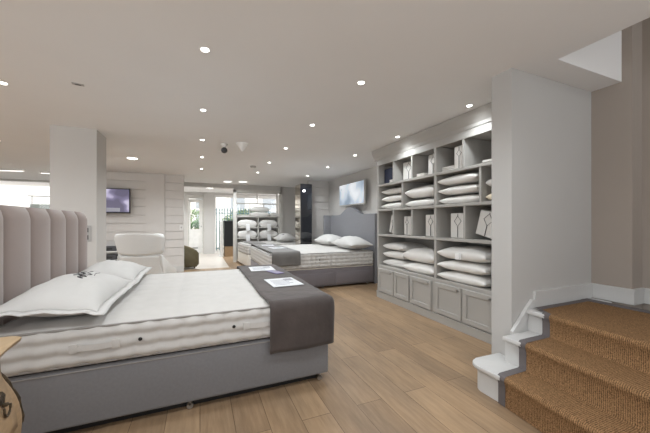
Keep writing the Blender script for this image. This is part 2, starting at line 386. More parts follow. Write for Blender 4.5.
# ------------------------------------------------------------------ staircase
YL = 1.355
n1, n2, n3 = 1.822, 2.030, 2.285; z1, z2, z3 = .19, .378, .54
def skew(s, y): return s-.11*max(0, YL-y)
st = thing('staircase', 'white painted staircase with a brown sisal runner edged in dark grey', 'stairs', (0, 0, 0))
def carc(s0, s1, za, zb, ya=-.3, yb=1.47):
    b = MB()
    for (ys, ye) in ((ya, YL), (YL, yb)):
        v = [b.b.verts.new(p) for p in ((skew(s0, ys), ys, za), (s1, ys, za), (s1, ye, za), (skew(s0, ye), ye, za), (skew(s0, ys), ys, zb), (s1, ys, zb), (s1, ye, zb), (skew(s0, ye), ye, zb))]
        for q in ((0,3,2,1),(4,5,6,7),(0,1,5,4),(1,2,6,5),(2,3,7,6),(3,0,4,7)): b.b.faces.new([v[i] for i in q])
    return b
carc(n1+.02, 2.4, 0, z1-.03).build('step_carcass', M['trim'], st)
carc(n2+.02, 2.5, z1-.03, z2-.03).build('step_carcass', M['trim'], st)
carc(n3+.02, 3.175, z2-.03, z3-.03).build('step_carcass', M['trim'], st)
def cap(x0, x1, z, yb=1.468, round_end=False):
    if round_end:
        poly = [(x0, YL-.02)]+[(x0+.09-.09*math.cos(a), 1.50+.09*math.sin(a)) for a in [PI/2*k/8 for k in range(9)]]+[(2.145, 1.59), (2.145, YL-.02)]
    else: poly = [(x0, YL-.02), (x0, yb), (x1, yb), (x1, YL-.02)]
    return MB().prism(poly, 'z', z-.03, z, bev=.008)
# bullnose block at the foot of the pier
poly = [(n1+.015, YL-.01)]+[(n1+.015+.075-.075*math.cos(a), 1.49+.075*math.sin(a)) for a in [PI/2*k/8 for k in range(9)]]+[(2.145, 1.565), (2.145, 1.47), (2.1, YL-.01)]
MB().prism(poly, 'z', 0, z1-.03).build('bullnose_block', M['trim'], st, smooth=True)
cap(n1-.015, 2.06, z1, round_end=True).build('bullnose_tread', M['trim'], st, smooth=True)
cap(n2-.012, 2.32, z2).build('tread_end', M['trim'], st)
cap(n3-.012, 3.17, z3, yb=1.466).build('tread_end', M['trim'], st)
MB().prism([(2.15, z1+.002), (2.15, .375), (2.36, .572), (2.398, .572), (2.398, z1+.002)], 'y', 1.471, 1.489).build('skirting_panel', M['trim'], st)
MB().prism([(2.130, .30), (2.130, .392), (2.350, .605), (2.399, .605), (2.399, .552), (2.375, .552)], 'y', 1.464, 1.489, bev=.003).build('skirting_moulding', M['trim'], st)
# runner: profile swept sideways
def runner_profile(o):
    P = [(n1+.012-o, 0.004)]
    def nosing(s, z):
        c = (s+.018, z-.018)
        P.append((s+.012-o, z-.055)); P.append((s+.006-o, z-.035))
        for k in range(7):
            a = PI-(PI/2)*k/6
            P.append((c[0]+(.018+o)*math.cos(a), c[1]+(.018+o)*math.sin(a)))
    nosing(n1, z1); P.append((n2+.004-o, z1+o)); P.append((n2+.012-o, z1+o+.01))
    nosing(n2, z2); P.append((n3+.004-o, z2+o)); P.append((n3+.012-o, z2+o+.01))
    nosing(n3, z3); P.append((2.36, z3+o)); P.append((2.6, z3+o)); P.append((3.02, z3+o))
    return P
def runner(o, y0, y1, name, m, ny=2):
    P = runner_profile(o); b = MB()
    R = [[(skew(s, y), y+(.095 if s > 2.34 and (k == 0 or o > .009) else 0), z) for s, z in P] for k, y in enumerate([y0+(y1-y0)*k/ny for k in range(ny+1)])]
    b.grid(R); ob = b.build(name, m, st, smooth=True)
    return ob
runner(.008, 1.31, -.25, 'sisal_runner', M['sisal'])
runner(.0108, YL, 1.302, 'runner_binding', M['binding'])
MB().box(2.965, 3.05, -.25, 1.452, z3+.002, z3+.0125, bev=.002).build('runner_binding', M['binding'], st)

# ------------------------------------------------------------------ built-in shelving cabinet
XF = 2.65; XB = 3.2; Y0, Y1, YM = 1.665, 4.08, 2.80
cab = thing('shelving_cabinet', 'tall built-in grey shelving cabinet full of pillows and bedding packs', 'cabinet', (XF, Y1, 0))
def cb(name, x0, x1, y0, y1, z0, z1, bev=.002, par=None, m=None):
    return MB().box(x0-XF, x1-XF, y0-Y1, y1-Y1, z0, z1, bev=bev, seg=1).build(name, m or M['cabinet'], par or cab)
cb('back_panel', XB-.015, XB, Y0, Y1, .1, 2.2)
cb('side_panel', XF, XB-.015, Y1-.035, Y1, 0, 2.25); cb('side_panel', XF, XB-.015, Y0, Y0+.03, 0, 2.25)
ZS = [.505, 1.003, 1.398, 1.79]
for z in ZS: cb('shelf', XF-.004, XB-.015, Y0+.03, Y1-.035, z-.016, z+.016)
cb('top_panel', XF+.02, XB-.015, Y0+.03, Y1-.035, 2.13, 2.2)
for a, bz in ((.521, .987), (1.019, 1.382), (1.414, 1.774), (1.806, 2.13)): cb('upright', XF, XB-.015, YM-.018, YM+.018, a, bz)
def div(y, a, bz): cb('divider', XF+.002, XB-.015, y-.014, y+.014, a, bz)
for y in (3.655, 3.235, 2.385, 1.985): div(y, 1.806, 2.13)
for y in (3.445, 2.172): div(y, 1.414, 1.774)
for y in (3.655, 3.235, 2.37, 1.985): div(y, 1.019, 1.382)
cb('frieze', XF-.004, XF+.02, Y0, Y1, 2.112, 2.25)
MB().prism([(0, 2.2), (-.012, 2.2), (-.018, 2.235), (-.035, 2.26), (-.06, 2.30), (-.07, 2.325), (-.075, 2.356), (0, 2.356)], 'y', Y0-Y1, .06, bev=0).build('cornice', M['cabinet'], cab)
cb('cornice_return', XF, 3.345, Y1+.002, Y1+.06, 2.25, 2.355)
cb('plinth', XF-.012, XF+.02, Y0, Y1, 0, .085); cb('plinth_moulding', XF-.018, XF+.02, Y0, Y1, .085, .10)
cb('face_frame', XF, XF+.02, Y0, Y1, .10, .49)
doors = [(4.03, 3.625, 1), (3.605, 3.275, 0), (3.245, 2.85, 1), (2.785, 2.392, -1), (2.372, 1.99, 1), (1.97, 1.69, 0)]
for ya, yb, hand in doors:
    dr = cb('door', XF-.014, XF-.001, yb, ya, .115, .478)
    b = MB(); t = .055
    for q in ((yb, ya, .115, .115+t), (yb, ya, .478-t, .478), (yb, yb+t, .115+t, .478-t), (ya-t, ya, .115+t, .478-t)):
        b.box(-.026, -.014, q[0]-Y1, q[1]-Y1, q[2], q[3], bev=.003, seg=1)
    b.build('door_frame', M['cabinet'], dr)
    if hand:
        ky = yb+.04 if hand > 0 else yb+.035
        MB().lathe([(.006, 0), (.007, .012), (.014, .018), (.012, .026)], n=14, mtx=Matrix.Translation((-.026, ky-Y1, .448)) @ Matrix.Rotation(-PI/2, 4, 'Y')).build('knob', M['steel'], dr, smooth=True)

# ------------------------------------------------------------------ pillow maker
def pillow_bm(L, Wd, T, seed=0, flange=0, nu=30, nv=22, wr=1.0, flat=.35, pw=.6):
    b = MB(); off = Vector((seed*3.7, seed*1.3, seed*.9))
    def pt(u, v, side):
        cu = L/2*u*(1-.05*(1-v*v)); cv = Wd/2*v*(1-.06*(1-u*u))
        h = max(0, (1-abs(u)**2.3))**pw*max(0, (1-abs(v)**2.3))**pw
        n = noise.noise(Vector((u*2.2, v*2.0, side))+off)*.14+noise.noise(Vector((u*5+v*2, v*5-u, side*3))+off)*.06*wr
        z = T*(1-flat)*h*(1+n) if side > 0 else -T*flat*min(1, h*1.6)
        e = (abs(u)**6+abs(v)**6)
        z += e*(1-min(1, h*1.6))*.012*noise.noise(Vector((u*4, v*4, 0))+off)*wr
        return Vector((cu, cv, z+T*flat))
    U = [math.sin(PI/2*(-1+2*i/nu)) for i in range(nu+1)]; V = [math.sin(PI/2*(-1+2*j/nv)) for j in range(nv+1)]
    for side in (1, -1):
        b.grid([[pt(u, v, side) if not (abs(u) == 1 or abs(v) == 1) else pt(u, v, 1) for v in V] for u in U])
    fl = None
    if flange:
        fl = MB(); per = [(u, -1) for u in U]+[(1, v) for v in V[1:]]+[(u, 1) for u in U[::-1][1:]]+[(-1, v) for v in V[::-1][1:-1]]
        R = []
        for k, s_ in ((0, 0), (1, .5), (2, 1)):
            ring = []
            for (u, v) in per:
                p = pt(u, v, 1); dx = (1 if u == 1 else -1 if u == -1 else 0); dy = (1 if v == 1 else -1 if v == -1 else 0)
                q = p+Vector((dx, dy, 0))*flange*s_
                q.z += .008*s_*noise.noise(Vector((u*6, v*6, 7))+off)-.15*flange*s_
                ring.append(q)
            R.append(ring)
        fl.rings(R, closed=True, cap0=False, cap1=False)
    return b, fl, pt
def simple_pillow(L, Wd, T, seed, label, loc, rot=(0, 0, 0), group=None, m=None, name='pillow'):
    b, _, _ = pillow_bm(L, Wd, T, seed, nu=24, nv=20, pw=.36, flat=.42)
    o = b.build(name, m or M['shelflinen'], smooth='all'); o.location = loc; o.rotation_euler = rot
    tag(o, label, 'pillow', group); return o

G2 = 'stacked pillows in the upper pillow row of the cabinet'; G4 = 'stacked pillows in the lowest open row of the cabinet'
pos3 = ['bottom', 'middle', 'top']
R90 = PI/2
xc = 2.90
# upper pillow row
for k in range(3):
    simple_pillow(.53, .44, .101, 10+k, 'white pillow, %s of three stacked in the far left pillow cubby of the cabinet' % pos3[k], (xc+.005*k, 3.745, 1.416+k*.113), (0, 0, R90+.03*k), G2)
for k, (T, z, ry) in enumerate(((.108, 1.417, 0), (.165, 1.541, .05))):
    simple_pillow(.55, .46, T, 20+k, 'white pillow, %s of two stacked in the pillow cubby left of the cabinet upright' % ('bottom', 'plump top')[k], (xc, 3.125, z), (0, ry*0, R90), G2)
for k in range(3):
    simple_pillow(.56, .46, (.102, .102, .112)[k], 30+k, 'white pillow, %s of three stacked in the pillow cubby right of the cabinet upright' % pos3[k], (xc-.01*k, 2.485, 1.416+k*.115), (0, 0, R90-.02*k), G2)
simple_pillow(.42, .40, .115, 40, 'cream pillow lying in the right end pillow cubby beside the pier', (xc, 1.935, 1.416), (0, 0, R90), G2, M['cream'])
simple_pillow(.42, .40, .14, 41, 'white pillow lying on the cream pillow in the right end cubby', (xc, 1.935, 1.55), (0, 0, R90), G2)
# lower open row
for k in range(3):
    simple_pillow(.52, .46, .115, 50+k, 'white pillow, %s of three in the left stack of the lowest open shelf' % pos3[k], (xc+.05, 3.765, .523+k*.128), (0, 0, R90), G4)
for k in range(2):
    simple_pillow(.62, .46, (.132, .18)[k], 60+k, 'white pillow, %s of two stacked left of the upright on the lowest open shelf' % ('bottom', 'top')[k], (xc-.01, 3.145, .523+k*.15), (0, 0, R90), G4)
for k in range(3):
    p = simple_pillow(.66, .48, (.114, .114, .15)[k], 70+k, ['white pillow, bottom of three in the stack above the doors nearest the pier', 'white pillow, middle of three in the stack above the doors nearest the pier', 'greyish white pillow with a white tag, top of the stack nearest the pier'][k], (xc-.01, 2.44, .523+k*.128), (0, 0, R90), G4)
MB().box(-.02, .035, .225, .262, .01, .075, bev=.002).build('tag_card', M['tag'], p)
for k in range(2):
    simple_pillow(.36, .44, .135, 80+k, 'white pillow, %s of two half hidden by the pier on the lowest open shelf' % ('bottom', 'top')[k], (xc, 1.88, .523+k*.15), (0, 0, R90), G4)

# bedding packs
def pack(label, loc, w_, h_, d_, rx=0, rz=0, m=None, ribbon=True, group='ribboned bedding packs on the cabinet shelves', name='bedding_pack'):
    o = thing(name, label, 'bedding pack', loc, 0, group); o.rotation_euler = (rx, 0, rz)
    MB().box(0, d_, -w_/2, w_/2, 0, h_, bev=.012, seg=3).build('pack_body', m or M['pack'], o, smooth=True)
    if ribbon:
        zc = h_*.68; r = w_*.22
        b = MB().tube([(-.004, 0, .01), (-.004, 0, zc-r*1.2)], .004, 6)
        b.tube([(-.004, 0, zc-r*1.2), (-.004, r, zc), (-.004, 0, zc+r*1.2), (-.004, -r, zc)], .003, 6, closed=True)
        b.tube([(-.004, 0, zc+r*1.2), (-.004, 0, h_-.012)], .003, 6)
        b.build('ribbon', M['ribbon'], o)
    return o
def folded(label, loc, w_, h_, d_, n=2):
    o = thing('folded_linen', label, 'folded linen', loc, 0, 'folded white linen on the top cabinet shelf')
    for k in range(n): MB().box(0, d_, -w_/2+.004*k, w_/2-.004*k, k*h_/n+.001, (k+1)*h_/n, bev=min(.02, h_/n*.45), seg=3).build('fold', M['pack'], o, smooth=True)
z = 1.807
pack('dark navy box in the top left corner cubby of the cabinet', (2.74, 3.905, z), .22, .25, .25, m=M['navy'], ribbon=False, name='storage_box')
folded('small folded white linen beside the navy box', (2.68, 3.735, z), .12, .05, .2)
pack('ribboned white pack standing alone in the second top cubby', (2.76, 3.43, z), .235, .27, .24, rz=.12)
folded('low folded white linen left of the pack in the third top cubby', (2.70, 3.13, z), .15, .05, .2)
pack('ribboned white pack in the third top cubby beside the cabinet upright', (2.74, 2.925, z), .19, .27, .26)
folded('low folded white linen in the top cubby just right of the cabinet upright', (2.70, 2.65, z), .2, .06, .2, 3)
pack('ribboned white pack in the top cubby just right of the cabinet upright', (2.70, 2.48, z), .15, .265, .26)
folded('low folded white linen in the top cubby nearest the pier', (2.74, 2.12, z), .22, .05, .22)
z = 1.020
pack('white pack leaning sideways in the left end cubby of the middle pack row', (2.74, 3.816, z+.0195), .15, .27, .25, rx=.26)
pack('ribboned white pack in the second cubby of the middle pack row', (2.74, 3.44, z), .15, .27, .25)
pack('plain white pack beside a ribboned one in the second cubby of the middle row', (2.76, 3.325, z), .075, .27, .24, ribbon=False)
pack('ribboned white pack left of the upright in the middle pack row', (2.74, 2.97, z), .2, .285, .26)
pack('wide ribboned white pack right of the upright in the middle pack row', (2.74, 2.535, z), .225, .29, .26)
pack('glossy ribboned white pack leaning in the middle row cubby nearest the pier', (2.74, 2.19, z+.031), .24, .27, .25, rx=.26)

# ------------------------------------------------------------------ mattresses, bases, throws
def rrect(x0, x1, y0, y1, r, step=.03):
    P = []
    def line(a, c):
        n = max(1, int((Vector(c)-Vector(a)).length/step))
        for k in range(n): P.append((Vector(a)+(Vector(c)-Vector(a))*k/n))
    def arc(cx, cy, a0):
        for k in range(6):
            a = a0+PI/2*k/6; P.append(Vector((cx+r*math.cos(a), cy+r*math.sin(a))))
    line((x0+r, y0), (x1-r, y0)); arc(x1-r, y0+r, -PI/2); line((x1, y0+r), (x1, y1-r)); arc(x1-r, y1-r, 0)
    line((x1-r, y1), (x0+r, y1)); arc(x0+r, y1-r, PI/2); line((x0, y1-r), (x0, y0+r)); arc(x0+r, y0+r, PI)
    return P
def mattress(label, loc, L, Wd, Hm, rz=0, group='mattresses on the display beds', handles=True, tuft=.13, rows=3, amp=.026, dots=2):
    # local: x 0..L (head to foot reversed by the caller), y 0..Wd
    o = thing('mattress', label, 'mattress', loc, rz, group)
    P = rrect(0, L, 0, Wd, .06, .018); n = len(P); c = Vector((L/2, Wd/2))
    acc = [0]
    for k in range(n): acc.append(acc[-1]+(P[(k+1) % n]-P[k]).length)
    nr = []
    for k in range(n):
        t = (P[(k+1) % n]-P[k-1]).normalized(); nr.append(Vector((t.y, -t.x)))
    R = []
    for j in range(25):
        t = j/24; z = Hm*t; ring = []
        for k in range(n):
            q = .55*(.5-.5*math.cos(2*PI*acc[k]/tuft))**.8+.45*(.5-.5*math.cos(2*PI*t*rows))**.8
            edge = -.012*(abs(2*t-1)**8)
            d_ = amp*q+edge
            ring.append((P[k].x+nr[k].x*d_, P[k].y+nr[k].y*d_, z))
        R.append(ring)
    for j in range(1, 26):
        f = 1-j/26; ring = []
        for k in range(n):
            p = c+(P[k]-c)*f
            q = abs(math.sin(PI*p.x/.22)*math.sin(PI*p.y/.22))**.5
            e = min(1, (1-f)*6)
            ring.append((p.x, p.y, Hm+.012*e*q+.012*e+.006*noise.noise(Vector((p.x*3, p.y*3, L)))))
        R.append(ring)
    MB().rings(R).build('mattress_body', M['ticking'], o, smooth='all')
    for z in (.006, Hm-.002):
        MB().tube([(P[k].x, P[k].y, z) for k in range(n)], .0065, 8, closed=True).build('piping', M['piping'], o, smooth='all')
    def hnd(x):
        b = MB().grid([[(x+.165*(i/10-.5), -.024-.012*math.sin(PI*i/10), Hm*.5+dz) for dz in (-.016, 0, .016)] for i in range(11)])
        for s_ in (-1, 1): b.box(x+s_*.098-.02, x+s_*.098+.02, -.026, -.012, Hm*.5-.024, Hm*.5+.024, bev=.003)
        b.build('handle', M['ticking'], o, smooth=True)
    def dot(x, zz=Hm*.55):
        MB().lathe([(.010, 0), (.011, .003), (.006, .005)], n=12, mtx=Matrix.Translation((x, -amp-.002, zz)) @ Matrix.Rotation(PI/2, 4, 'X')).build('vent', M['black'], o)
    if handles:
        for x in handles[0]: hnd(x)
        for x in handles[1]: dot(x)
    return o
def castor(parent, x, y, top, name='castor'):
    b = MB().tube([(x, y, top+.004), (x, y, top-.012)], .012, 10)
    b.box(x-.008, x+.008, y-.012, y+.012, top-.03, top-.01)
    b.lathe([(.019, -.012), (.021, -.006), (.021, .006), (.019, .012)], n=16, mtx=Matrix.Translation((x, y, .0215)) @ Matrix.Rotation(PI/2, 4, 'X'))
    return b.build(name, M['steel'], parent, smooth=True)
def throw(label, x0, x1, y0, y1, zt, side, foot, m, r=.055, group='throws folded over the bed ends', seed=1, th=.009, wob=1):
    b = MB(); off = Vector((seed*2.1, seed, 0))
    def wv(p, a=1):
        q = Vector(p)
        k = noise.noise(Vector((q.x*4, q.y*4, q.z*4))+off)*.006+noise.noise(Vector((q.x*11, q.y*9, q.z*7))+off)*.003
        return q+Vector((0, 0, max(-.001, k)+.003))*a*wob
    prof = []
    for k in range(7):
        a = PI/2*k/6; prof.append((r-r*math.sin(a), r-r*math.cos(a)))    # inset, depth below the top
    nd = 10
    dn = lambda d: [(0, r+(d-r)*k/nd) for k in range(1, nd+1)]
    xe = x1-r if foot else x1
    nx = 14; ny = 40
    xs = [x0+(xe-x0)*i/nx for i in range(nx+1)]; ys = [y0+r+(y1-y0-2*r)*j/ny for j in range(ny+1)]
    edge = lambda y: .02*noise.noise(Vector((y*2.3, seed, 0)))+.008*noise.noise(Vector((y*9, seed, 2)))
    def X_(x, y): return x+edge(y)*(1-(x-x0)/(x1-x0))
    b.grid([[wv((X_(x, y), y, zt)) for y in ys] for x in xs])
    for sgn, yy in ((-1, y0), (1, y1)):
        rows = []
        for ins, dep in prof+dn(side):
            y = yy-sgn*ins
            rows.append([wv((X_(x, yy-sgn*r)+.0, y, zt-dep)) + Vector((0, sgn*.012*math.sin(x*16+seed)*max(0, (dep-r)/side)*wob + sgn*.004, 0))*(1 if dep > r else 0) for x in xs])
        b.grid(rows)
    if foot:
        rows = []
        for ins, dep in prof+dn(foot):
            rows.append([wv((x1-ins, y, zt-dep))+Vector((.012*math.sin(y*13+seed)*max(0, (dep-r)/foot)+.004, 0, 0))*(1 if dep > r else 0) for y in ys])
        b.grid(rows)
        for sgn, yy in ((-1, y0), (1, y1)):
            cx, cy = xe, yy-sgn*r; rows = []
            for (ins, dep) in prof+dn((side+foot)/2):
                rr = r-ins; row = []
                for k in range(7):
                    a = PI/2*k/6
                    pA = wv((cx+rr*math.sin(a), cy+sgn*rr*math.cos(a), zt-dep))
                    if dep > r:
                        f_ = max(0, (dep-r)/side)
                        pA += (Vector((0, sgn*(.012*math.sin(xe*16+seed)*f_*wob+.004), 0))*(1-k/6) + Vector((.012*math.sin(cy*13+seed)*f_+.004, 0, 0))*(k/6))
                    row.append(pA)
                rows.append(row)
            b.grid(rows)
    bmesh.ops.remove_doubles(b.b, verts=b.b.verts, dist=.0015)
    o = b.build('bed_throw', m, smooth='all')
    sm = o.modifiers.new('thickness', 'SOLIDIFY'); sm.thickness = th; sm.offset = 1
    tag(o, label, 'throw', group); return o

# ---- bed 1, nearest
BX0, BX1, BY0, BY1 = -1.06, .905, 2.06, 3.86
b1 = thing('divan_bed', 'nearest bed, grey divan base with a tall blush channelled headboard', 'bed', (BX0, BY0, 0), 0, 'display beds')
lx, ly = BX1-BX0, BY1-BY0
MB().box(0, lx, 0, ly, .055, .385, bev=.02, seg=4).build('divan_base', M['base'], b1, smooth=True)
MB().box(.01, lx-.01, .006, ly-.006, .3855, .397, bev=.004).build('base_top', M['darkgap'], b1)  # dark layer stands for the shade between base and mattress
MB().tube([(.01, -.001, .366), (lx-.02, -.001, .366)], .004, 8).build('seam_piping', M['piping'], b1)
MB().box(.08, lx-.08, .07, ly-.07, .0, .054).build('underbed_shade', M['black'], b1)  # black box added to deepen the shade under the base
for x, y in ((1.90, .035), (1.0, .035), (.08, .06), (1.9, ly-.06), (1.0, ly-.06), (.08, ly-.06)): castor(b1, x, y, .055)
hb = MB().box(-.115, -.085, -.22, ly+.02, .0, 1.30, bev=.01).build('headboard', M['channel'], b1)
ch = [1.86, 2.15, 2.444, 2.758, 3.052, 3.344, 3.629, 3.87]
for a, c in zip(ch, ch[1:]):
    w2 = (c-a)/2; cy = (a+c)/2-BY0; R = []
    for j in range(31):
        t = j/30; z = .05+1.26*t
        sc = 1 if t < .93 else (1-((t-.93)/.07)**2*.75)
        R.append([(-.085+(.004+.066*max(0, 1-(k/8-1)**2)**.5)*sc*(1 if t > .0 else .9), cy+(k/8-1)*w2*.995, z) for k in range(17)]+[(-.086, cy+w2*.995, z), (-.086, cy-w2*.995, z)])
    MB().rings(R).build('channel', M['channel'], hb, smooth=True)
mt1 = mattress('white tufted mattress on the nearest grey bed', (BX0+.026, BY0-.006, .398), BX1-BX0-.036, ly+.012, .212, handles=([.49, 1.42], [.71, 1.24]), tuft=.125)
thr1 = throw('large taupe throw draped over the foot of the nearest bed', .435, .940, BY0-.046, BY1+.046, .639, .345, .345, M['throw'], seed=3)
def card(label, cx, cy, w_, h_, zz, rz, name='leaflet', m=None):
    o = thing(name, label, 'leaflet', (cx, cy, zz), rz, 'leaflets lying on the bed throws')
    MB().box(-w_/2, w_/2, -h_/2, h_/2, 0, .004).build('sheet', m or M['paper'], o)
    b = MB()
    for k in range(5): b.box(-w_*.38, w_*(.1+.25*((k*37) % 10)/10), -h_*.34+k*h_*.14, -h_*.34+k*h_*.14+h_*.05, .004, .0046)
    b.box(w_*.12, w_*.4, h_*.1, h_*.38, .004, .0046)
    b.build('printing', M['print'], o)
card('white printed card nearer the camera on the taupe throw', .70, 2.63, .27, .36, .656, .03)
card('white printed card at the far side of the taupe throw', .67, 3.50, .27, .32, .656, -.05)
card('purple slip between the two white cards on the taupe throw', .76, 3.20, .10, .24, .656, .25, m=M['purple'])
# pillows on bed 1
def bed_pillow(label, loc, L, Wd, T, seed, rz=0, ry=0, rx=0, flange=.045, group='pillows on the display beds', mono=True, ml=.17):
    o = thing('pillow', label, 'pillow', loc, 0, group); o.rotation_euler = (rx, ry, rz)
    b, fl, pt = pillow_bm(L, Wd, T, seed, flange)
    b.build('pillow_body', M['linen'], o, smooth='all')
    if fl:
        f_ = fl.build('flange', M['linen'], o, smooth='all'); s_ = f_.modifiers.new('thickness', 'SOLIDIFY'); s_.thickness = .006
    if mono:
        r = random.Random(seed); mb = MB(); cu = mono[0] if isinstance(mono, tuple) else -.2; cv = mono[1] if isinstance(mono, tuple) else .1
        def on(x, y):
            u = cu+x*ml/L*2; v = cv+y*ml/Wd*2; return pt(u, v, 1)+Vector((0, 0, .002))
        for (pts, rr) in (([(-.5, -.08), (-.35, .05), (-.2, -.02), (-.1, .12), (.05, .02), (.2, .16), (.42, .12)], .0045), ([(-.3, -.1), (-.12, .02), (0, -.12), (.15, .02), (.35, -.04)], .003),
                          ([(-.15, .2), (.0, .1), (.12, .22), (.3, .24)], .003), ([(-.1, -.2), (.1, -.16), (.3, -.2)], .002), ([(.4, .0), (.5, .06)], .002)):
            mb.tube([on(*p) for p in pts], rr, 6)
        mb.build('monogram', M['thread'], o)
    return o
bed_pillow('white flanged pillow with a dark monogram at the near side of the nearest bed', (-.77, 2.50, .655), .88, .46, .19, 3, rz=PI/2-.01, rx=.08, mono=(.12, -.1), ml=.30)
bed_pillow('white flanged pillow with a dark monogram at the far side of the nearest bed', (-.775, 3.43, .655), .76, .46, .175, 5, rz=PI/2+.01, rx=.08, mono=(.25, .1), ml=.16)

# ---- bed 2, against the right wall
b2 = thing('divan_bed', 'middle bed with drawers and an arched grey headboard', 'bed', (1.09, 4.96, 0), 0, 'display beds')
l2, w2 = 2.055, 2.08
MB().box(0, l2, 0, w2, .035, .358, bev=.02, seg=4).build('divan_base', M['base2'], b2, smooth=True)
MB().box(.008, l2-.008, .008, w2-.008, .3585, .380, bev=.004).build('base_top', M['basecream'], b2)
for x, y in ((1.0, .07), (.07, .07), (1.95, .07), (.07, w2-.07), (1.95, w2-.07), (1.0, w2-.07)): castor(b2, x, y, .042)
for x0, x1 in ((.45, 1.18), (1.24, 1.96)): MB().box(x0, x1, -.014, 0, .065, .28, bev=.008, seg=3).build('drawer', M['base2'], b2, smooth=True)
def camel(y0, y1, sh, pk):
    P = [(y0, .0), (y0, sh)]
    c = (y0+y1)/2
    for k in range(25):
        t = -1+2*k/24; P.append((c+.56*t, sh+(pk-sh)*(.5+.5*math.cos(PI*t))**.85))
    return P+[(y1, sh), (y1, 0)]
h2 = MB().prism(camel(.02, w2+.08, 1.385, 1.56), 'x', l2+.03, l2+.125, bev=.012).build('headboard', M['hbgrey'], b2, smooth=True)
for yy in (w2+.08,):
    MB().box(l2-.16, l2+.125, yy, yy+.04, 0, 1.39, bev=.014, seg=3).build('headboard_wing', M['hbgrey'], h2, smooth=True)
mt2 = mattress('white tufted mattress on the middle bed with the arched headboard', (1.09, 4.96, .381), l2, w2, .265, handles=([], [.9]), tuft=.1, rows=4, amp=.018)
throw('charcoal throw across the foot of the middle bed', 1.115, 1.62, 4.925, 7.075, .687, .235, 0, M['throw2'], seed=6)
card('white leaflet nearer the middle of the charcoal throw', 1.40, 5.72, .26, .38, .703, .1)
card('white leaflet at the far end of the charcoal throw', 1.36, 6.42, .26, .3, .703, -.1)
bed_pillow('white pillow at the near side of the arched headboard', (2.85, 5.36, .69), .92, .5, .23, 7, rz=PI/2, flange=.0, mono=(.5, .6), ml=.08)
bed_pillow('white pillow at the far side of the arched headboard', (2.85, 6.40, .69), .86, .5, .23, 9, rz=PI/2+.05, flange=.0, mono=False)

# ---- bed 3, at the back
a3 = .078
b3 = thing('divan_bed', 'cream bed at the back in front of the pillow shelves', 'bed', (1.13, 7.80, 0), a3, 'display beds')
MB().box(0, 1.98, 0, 1.28, .05, .37, bev=.02, seg=3).build('divan_base', M['basecream'], b3, smooth=True)
for x, y in ((.06, .06), (1.9, .06), (.06, 1.2), (1.9, 1.2)): castor(b3, x, y, .05)
m3 = mattress('white tufted mattress on the cream bed at the back', (1.13, 7.80, .372), 1.98, 1.28, .24, rz=a3, handles=False, tuft=.12)
for y in (.3, .95): MB().lathe([(.018, 0), (.018, .004)], n=12, mtx=Matrix.Translation((-.014, y, .13)) @ Matrix.Rotation(-PI/2, 4, 'Y')).build('vent', M['black'], m3)
t3 = throw('dark grey throw across the foot of the bed at the back', .10, .5, -.03, 1.31, .268, .22, 0, M['throw2'], seed=9)
t3.location = (1.13, 7.80, .372); t3.rotation_euler = (0, 0, a3)
bed_pillow('white pillow with a dark motif on the cream bed at the back', (2.28, 8.38, .655), .5, .62, .23, 11, rz=a3, flange=0, mono=(-.4, -.35), ml=.1)

# ------------------------------------------------------------------ bedside commode
cm = thing('commode', 'curvy limed oak commode with bronze mounts beside the nearest bed', 'commode', (-1.08, .78, 0))
CL, CW = .447, .68
def ring(z, o, r=.05):
    P = rrect(0-.0, CL+o, -o, CW+o, r, .05); out = []
    for p in P:
        q = Vector((p.x, p.y, z))
        if p.x > CL+o-.03: q.x += .02*math.cos((p.y-CW/2)/CW*2*PI)
        out.append(q)
    return out
def off(z):
    t = (z-.16)/.58
    return -.035+.075*math.sin(PI*min(1, max(0, (t*.98)))**1.0)**1.2*(1 if t < .72 else 1) + (.02*max(0, (t-.85)/.15))
MB().rings([ring(z, off(z)) for z in [.16+.56*k/20 for k in range(21)]]).build('commode_body', M['oakcom'], cm, smooth=True)
MB().rings([ring(.722, -.022, .03), ring(.738, .006, .03), ring(.748, .024, .03), ring(.756, .032, .03), ring(.766, .034, .03), ring(.772, .025, .03)]).build('commode_top', M['oaktop'], cm, smooth=True)
for za, zb in ((.47, .70), (.22, .45)):
    R = []
    for k in range(9):
        z = za+(zb-za)*k/8; o_ = off(z)
        R.append([(CL+o_+.004+.02*math.cos((y-CW/2)/CW*2*PI), y, z) for y in [.06+(CW-.12)*i/14 for i in range(15)]])
    dr = MB().grid(R).build('drawer', M['oakcom'], cm, smooth='all')
    s_ = dr.modifiers.new('thickness', 'SOLIDIFY'); s_.thickness = .012; s_.offset = 0
    zm = (za+zb)/2; xo = CL+off(zm)+.02
    for yc in (.15, .55):
        xx = xo+.02*math.cos((yc-CW/2)/CW*2*PI)
        b = MB().prism([(yc-.016, zm-.03), (yc-.008, zm+.0), (yc-.018, zm+.03), (yc, zm+.05), (yc+.018, zm+.03), (yc+.008, zm+.0), (yc+.016, zm-.03), (yc, zm-.045)], 'x', xx-.016, xx-.008, bev=.001)
        b.tube([(xx+.004, yc+.018*math.cos(PI*k/8), zm-.002-.034*math.sin(PI*k/8)) for k in range(9)], .0035, 8)
        b.lathe([(.006, -.014), (.007, .004), (.003, .008)], n=10, mtx=Matrix.Translation((xx, yc, zm+.004)) @ Matrix.Rotation(PI/2, 4, 'Y'))
        b.build('handle', M['ormolu'], dr, smooth=True)
for yc in (0, CW):
    pts = []; rr = []
    for k in range(13):
        z = .44+.29*k/12; o_ = off(z); s2 = -1 if yc == 0 else 1
        pts.append((CL+o_-.02-.014, yc+s2*(o_-.014), z)); rr.append(.008+.0025*math.sin(k*1.9))
    MB().tube(pts, rr, 8).build('corner_mount', M['ormolu'], cm, smooth=True)
